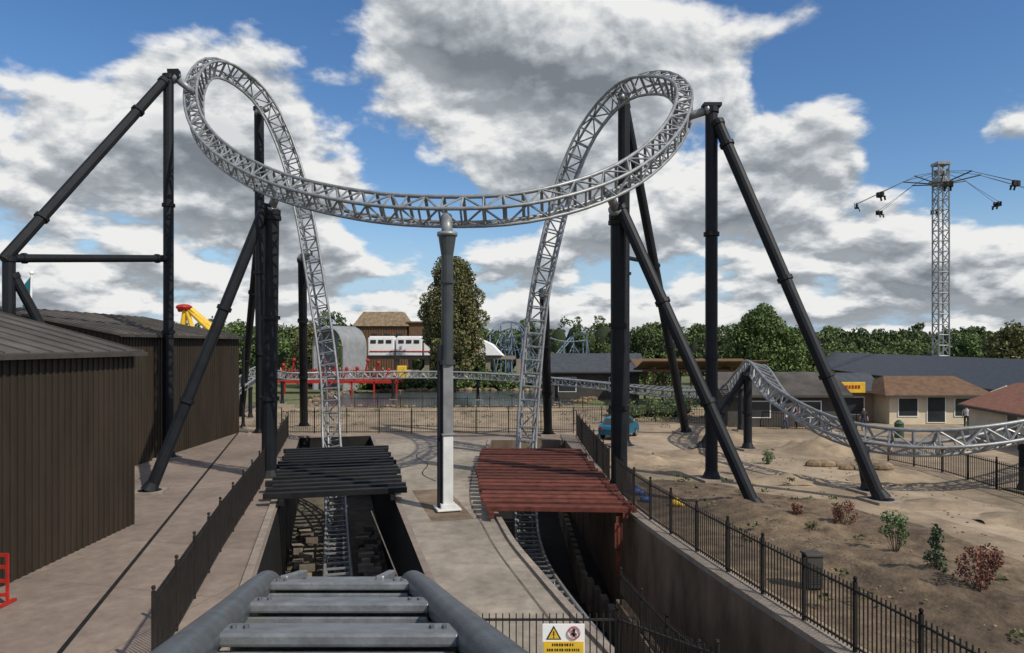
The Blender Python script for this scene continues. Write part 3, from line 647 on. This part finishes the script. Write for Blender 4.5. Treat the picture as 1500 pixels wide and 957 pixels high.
shrub('red_shrub',11.5,24.8,.85,.42,'shrubr',1); shrub('green_shrub',11.5,21.5,1.2,.42,'shrubg',2); shrub('dwarf_conifer',11.35,19.2,1.45,.4,'shrubd',3,True)
shrub('red_shrub',11.8,18,1.2,.55,'shrubr',4); shrub('red_shrub',10.3,26,.5,.25,'shrubr',5); shrub('green_shrub',13.9,39,.8,.35,'shrubg',6,z=0); shrub('green_shrub',11.2,36,.7,.3,'shrubg',7,z=0)
shrub('red_shrub',13.1,19.6,.6,.3,'shrubr',9); shrub('green_shrub',18,37,.8,.35,'shrubg',10,z=0)
mb=MB()
for k in range(800):
    x=random.uniform(6,20); y=random.uniform(15,42)
    if x<6.2+(33-y)*.14+.3: continue
    r=random.uniform(.015,.055); mb.sphere((x,y,r*.3+(.32 if x<12 and y<31 else 0)),(r,r*1.2,r*.7),5,3)
mb.build('loose_stones',M['rock'])
mb=MB()
for k in range(10):
    x=17.5+random.uniform(-1.4,2.2); y=37.5+random.uniform(-1.2,1.2); r=random.uniform(.2,.4); mb.sphere((x,y,r*.25),(r*1.4,r,r*.7),9,6)
mb.build('boulders',M['rock'],None)
cl=[((random.uniform(-30,18),random.uniform(56,74),.05),(.5,.5,.2)) for _ in range(110)]+[((random.uniform(7.5,13),random.uniform(15,34),.3),(.2,.2,.08)) for _ in range(40)]
leafobj('weeds',leaves(cl,60,.14),M['weed'])
# ---------------------------------------------------------------- small objects
def cabinet(x,y,w_,h,m1):
    e=empty('control_cabinet'); mb=MB(); mb.box((x,y,.05+h/2),(w_,.4,h)); mb.box((x,y,h+.08),(w_+.06,.46,.06)); mb.build('body',M[m1],e,False,.01); mb=MB(); mb.box((x,y-.21,h*.5),(w_*.8,.02,h*.8))
    for k in range(7): mb.box((x,y-.225,h*(.25+k*.08)),(w_*.6,.02,.03))
    mb.build('door_and_louvres',M['darkwall'],e)
cabinet(8.0,19.1,.42,.85,'darkwall')
e=empty('parked_car'); e.location=(7.5,50.2,0); e.rotation_euler.z=math.radians(62)
prof=[(-1.85,.35),(-1.88,.75),(-1.75,.95),(-1.35,1.02),(-.95,1.42),(.35,1.46),(1.0,1.0),(1.7,.86),(1.85,.62),(1.85,.35)]
mb=MB(); k=len(prof)
for sy,tp in((-1,0),(1,0)):
    for px,pz in prof: mb.v.append((px,sy*(.83-(max(0,pz-.95)*.28)),pz))
mb.f+=[tuple(range(k)),tuple(range(2*k-1,k-1,-1))]+[(i,(i+1)%k,k+(i+1)%k,k+i) for i in range(k)]
mb.build('body_shell',M['carpaint'],e,False,.05); mb=MB()
for sy in(-1,1):
    mb.add([(-1.2,sy*.815,1.04),(-.25,sy*.815,1.04),(-.25,sy*.735,1.36),(-.9,sy*.735,1.36)],[(0,1,2,3)]); mb.add([(-.17,sy*.815,1.04),(.78,sy*.815,1.04),(.3,sy*.735,1.38),(-.17,sy*.735,1.38)],[(0,1,2,3)])
mb.add([(-1.36,-.66,1.045),(-1.36,.66,1.045),(-1.0,.6,1.40),(-1.0,-.6,1.40)],[(0,1,2,3)]); mb.add([(.98,-.68,1.04),(.98,.68,1.04),(.42,.6,1.44),(.42,-.6,1.44)],[(0,1,2,3)])
mb.build('windows',M['glass'],e); mb=MB()
for wx in(-1.2,1.2):
    for sy in(-1,1): mb.tube((wx,sy*.86,.31),(wx,sy*.66,.31),.31,16)
mb.build('wheels',M['tyre'],e,False,.03); mb=MB()
for wx in(-1.2,1.2):
    for sy in(-1,1): mb.tube((wx,sy*.875,.31),(wx,sy*.8,.31),.18,12)
for sy in(-.6,.6): mb.box((1.86,sy,.68),(.06,.3,.14)); 
mb.build('hubs_and_lamps',M['silver'],e); mb=MB()
for sy in(-.65,.65): mb.box((-1.87,sy,.78),(.05,.2,.2))
mb.build('tail_lamps',M['red'],e)
def sack(name,x,y,m,h=.5):
    e=empty(name); mb=MB(); mb.sphere((x,y,h*.42),(h*.75,h*.55,h*.45),12,8); mb.sphere((x+h*.5,y-.1,h*.3),(h*.45,h*.4,h*.3),10,6); mb.tube((x,y,h*.8),(x+.03,y,h*1.05),.05,8,.1); mb.build('bag',M[m],e,True)
sack('blue_sack',5.35,31,'blue',.4); sack('blue_sack',5.5,29.6,'blue',.3); sack('yellow_sack',6.6,28.8,'yellow',.34)
e=empty('safety_barrier'); mb=MB(); 
for z in(.25,.6,.95,1.25): mb.box((-13.05,17.9,z),(.9,.05,.08))
for x in(-13.5,-13.05,-12.6): mb.box((x,17.9,.68),(.06,.06,1.2)); mb.box((x,17.9,.05),(.1,.55,.06))
mb.build('frame',M['red'],e)
e=empty('litter_bin'); mb=MB(); mb.tube((27,50,0),(27,50,1.0),.3,12); mb.tube((27,50,1.0),(27,50,1.25),.34,12,.1); mb.build('body',M['shrubd'],e)
# people
def person(x,y,yaw,shirt,pants,step=.15,z=0,arm=.1):
    nodes={'pel':(0,0,.95,.13),'ch':(0,0,1.28,.155),'nk':(0,.0,1.47,.06),'hd':(0,.02,1.60,.095),'tp':(0,.01,1.72,.08),
     'hl':(-.1,0,.88,.10),'kl':(-.11,step*.6,.48,.065),'al':(-.11,step,.08,.045),'fl':(-.11,step+.15,.04,.04),
     'hr':(.1,0,.88,.10),'kr':(.11,-step*.4,.48,.065),'ar':(.11,-step,.08,.045),'fr':(.11,-step+.15,.04,.04),
     'sl':(-.19,0,1.40,.06),'el':(-.25,-arm*.4,1.12,.045),'wl':(-.26,arm,.88,.032),'dl':(-.26,arm+.03,.76,.035),
     'sr':(.19,0,1.40,.06),'er':(.25,0,1.12,.045),'wr':(.26,-arm*.3,.88,.032),'dr':(.26,-arm*.3,.76,.035)}
    ed=[('pel','ch'),('ch','nk'),('nk','hd'),('hd','tp'),('pel','hl'),('hl','kl'),('kl','al'),('al','fl'),('pel','hr'),('hr','kr'),('kr','ar'),('ar','fr'),('ch','sl'),('sl','el'),('el','wl'),('wl','dl'),('ch','sr'),('sr','er'),('er','wr'),('wr','dr')]
    ks=list(nodes); me=bpy.data.meshes.new('sk'); me.from_pydata([nodes[k][:3] for k in ks],[(ks.index(a),ks.index(b_)) for a,b_ in ed],[])
    o=bpy.data.objects.new('sk',me); S.collection.objects.link(o); md=o.modifiers.new('s','SKIN'); 
    for i,k in enumerate(ks): me.skin_vertices[0].data[i].radius=(nodes[k][3],)*2; me.skin_vertices[0].data[i].use_root=(k=='pel')
    o.modifiers.new('u','SUBSURF').levels=1
    dg=bpy.context.evaluated_depsgraph_get(); m2=bpy.data.meshes.new_from_object(o.evaluated_get(dg)); bpy.data.objects.remove(o)
    m2.materials.clear()
    for q in(pants,shirt,skin,hair): m2.materials.append(q)
    for p in m2.polygons:
        c=p.center; p.use_smooth=True
        if c.z>1.68 or (c.z>1.56 and c.y<-.02): p.material_index=3
        elif c.z>1.48 or (abs(c.x)>.2 and c.z<1.1 and c.z>.7): p.material_index=2
        elif c.z>.95: p.material_index=1
        else: p.material_index=0
    e=empty('person'); e.location=(x,y,z); e.rotation_euler.z=yaw
    ob=bpy.data.objects.new('body',m2); S.collection.objects.link(ob); ob.parent=e
skin=mat('skin',(.45,.27,.2),.6,0,.05,3); hair=mat('hair',(.05,.03,.02),.7,0,.2,9)
dn=mat('denim',(.04,.06,.12),.8,0,.2,9); kh=mat('dark_cloth',(.03,.03,.035),.8,0,.2,9); wh=mat('pale_cloth',(.5,.5,.5),.8,0,.1,9)
for a in((21.0,55,1.2,wh,dn,.2),(22.0,55.4,2.0,M['red'],kh,.1),(38.5,56.5,.3,M['blue'],kh,.15),(26.5,54,3,kh,dn,.05),(35.5,56,2.6,wh,kh,.12)): person(*a[:3],a[3],a[4],a[5])
for k in range(8): person(-30+k*1.9+random.uniform(-.5,.5),95+random.uniform(-.8,.2),random.uniform(0,6),random.choice([wh,kh,M['red'],dn]),kh,.05,1.78)
# ---------------------------------------------------------------- sky, sun
sunv=V((.62,-.50,.80)).normalized()
W=bpy.data.worlds.new('World'); S.world=W; W.use_nodes=True; n=W.node_tree.nodes; l=W.node_tree.links
bg=n['Background']; bg.inputs['Strength'].default_value=.1
sky=n.new('ShaderNodeTexSky'); sky.sky_type='NISHITA'; sky.sun_disc=False; sky.sun_elevation=math.asin(sunv.z); sky.sun_rotation=math.atan2(sunv.x,sunv.y); sky.ozone_density=2.0; sky.dust_density=.3
def mth(op,a,b=None,c=None,clamp=False):
    q=n.new('ShaderNodeMath'); q.operation=op; q.use_clamp=clamp
    for i,v in enumerate((a,b,c)):
        if v is None: continue
        if isinstance(v,(int,float)): q.inputs[i].default_value=v
        else: l.new(v,q.inputs[i])
    return q.outputs[0]
def mapr(v,a,b_,c,d,sm=True):
    q=n.new('ShaderNodeMapRange'); q.interpolation_type='SMOOTHSTEP' if sm else 'LINEAR'; l.new(v,q.inputs[0])
    for i,x in enumerate((a,b_,c,d)): q.inputs[i+1].default_value=x
    return q.outputs[0]
tc=n.new('ShaderNodeTexCoord'); D=tc.outputs['Generated']
sep=n.new('ShaderNodeSeparateXYZ'); l.new(D,sep.inputs[0])
def dens(dx,dz):
    # cloud deck coordinates: features shrink and flatten toward the horizon
    zz=mth('MAXIMUM',mth('ADD',sep.outputs[2],dz+.36),.2)
    cb=n.new('ShaderNodeCombineXYZ'); l.new(mth('DIVIDE',mth('ADD',sep.outputs[0],dx),zz),cb.inputs[0]); l.new(mth('DIVIDE',sep.outputs[1],zz),cb.inputs[1]); cb.inputs[2].default_value=3.7
    t=n.new('ShaderNodeTexNoise'); t.inputs['Scale'].default_value=3.0; t.inputs['Detail'].default_value=9; t.inputs['Roughness'].default_value=.54; t.inputs['Distortion'].default_value=.12
    l.new(cb.outputs[0],t.inputs['Vector'])
    return t.outputs['Fac']
d0=dens(0,0); d1=dens(.008,.019)
bias=None
for dx,dz,r,wt in ((-.62,.50,.14,-.20),(-.19,.25,.06,-.10),(-.27,.41,.10,-.15),(.60,.46,.27,-.20),(.56,.29,.09,-.12),(-.2,.155,.06,-.11),(.02,.16,.05,-.06),(.36,.36,.06,-.06),
                  (-.5,.28,.28,.12),(-.52,.40,.14,.12),(.02,.38,.26,.13),(.32,.24,.20,.13),(-.35,.18,.18,.11),(.22,.40,.16,.11),(.68,.30,.07,.10),(.42,.45,.06,.09),(.08,.26,.18,.11),(.5,.17,.25,.08),(-.08,.33,.12,.09)):
    c=V((dx,1,dz)).normalized(); q=n.new('ShaderNodeVectorMath'); q.operation='DISTANCE'; l.new(D,q.inputs[0]); q.inputs[1].default_value=c
    s_=mapr(q.outputs['Value'],0,r,wt,0); bias=s_ if bias is None else mth('ADD',bias,s_)
hor=mapr(sep.outputs[2],.0,.22,.10,0); bias=mth('ADD',bias,hor)
dd=mth('ADD',d0,bias)
alpha=mapr(dd,.47,.56,0,1)
grad=mth('SUBTRACT',d0,d1)
lit=mapr(grad,-.065,.07,0,1,False)
thick=mapr(dd,.54,.80,1,0)
br_=mth('ADD',mth('MULTIPLY',lit,.66),mth('MULTIPLY',thick,.34))
ramp=n.new('ShaderNodeValToRGB'); l.new(br_,ramp.inputs[0]); E=ramp.color_ramp.elements
E[0].position=.08; E[0].color=(.21,.235,.265,1); E[1].position=.80; E[1].color=(.93,.93,.92,1); x_=E.new(.40); x_.color=(.40,.435,.47,1); x2=E.new(.58); x2.color=(.62,.65,.68,1)
sc=n.new('ShaderNodeVectorMath'); sc.operation='SCALE'; l.new(ramp.outputs[0],sc.inputs[0]); sc.inputs['Scale'].default_value=9.2
hs=n.new('ShaderNodeHueSaturation'); hs.inputs['Hue'].default_value=.505; hs.inputs['Saturation'].default_value=1.25; hs.inputs['Value'].default_value=1.2; l.new(sky.outputs[0],hs.inputs['Color'])
hz=n.new('ShaderNodeMix'); hz.data_type='RGBA'; l.new(mapr(sep.outputs[2],.0,.20,.9,0),hz.inputs[0]); l.new(hs.outputs[0],hz.inputs[6]); hz.inputs[7].default_value=(3.6,5.2,7.2,1)
mx=n.new('ShaderNodeMix'); mx.data_type='RGBA'; l.new(alpha,mx.inputs[0]); l.new(hz.outputs[2],mx.inputs[6]); l.new(sc.outputs[0],mx.inputs[7]); l.new(mx.outputs[2],bg.inputs['Color'])
W.cycles.sampling_method='MANUAL'; W.cycles.sample_map_resolution=512
sd=bpy.data.lights.new('sun','SUN'); sd.energy=3.9; sd.angle=math.radians(.5); sd.color=(1,.93,.80); so=bpy.data.objects.new('sun',sd); S.collection.objects.link(so); so.rotation_euler=sunv.to_track_quat('Z','Y').to_euler(); so.location=(20,-20,40)
cam=bpy.data.cameras.new('camera'); co=bpy.data.objects.new('camera',cam); S.collection.objects.link(co); co.location=(0,0,6.5); co.rotation_euler=(math.radians(90),0,0)
cam.lens=25.2; cam.sensor_width=36; cam.shift_y=.0177; cam.clip_end=9000; cam.clip_start=.05; S.camera=co
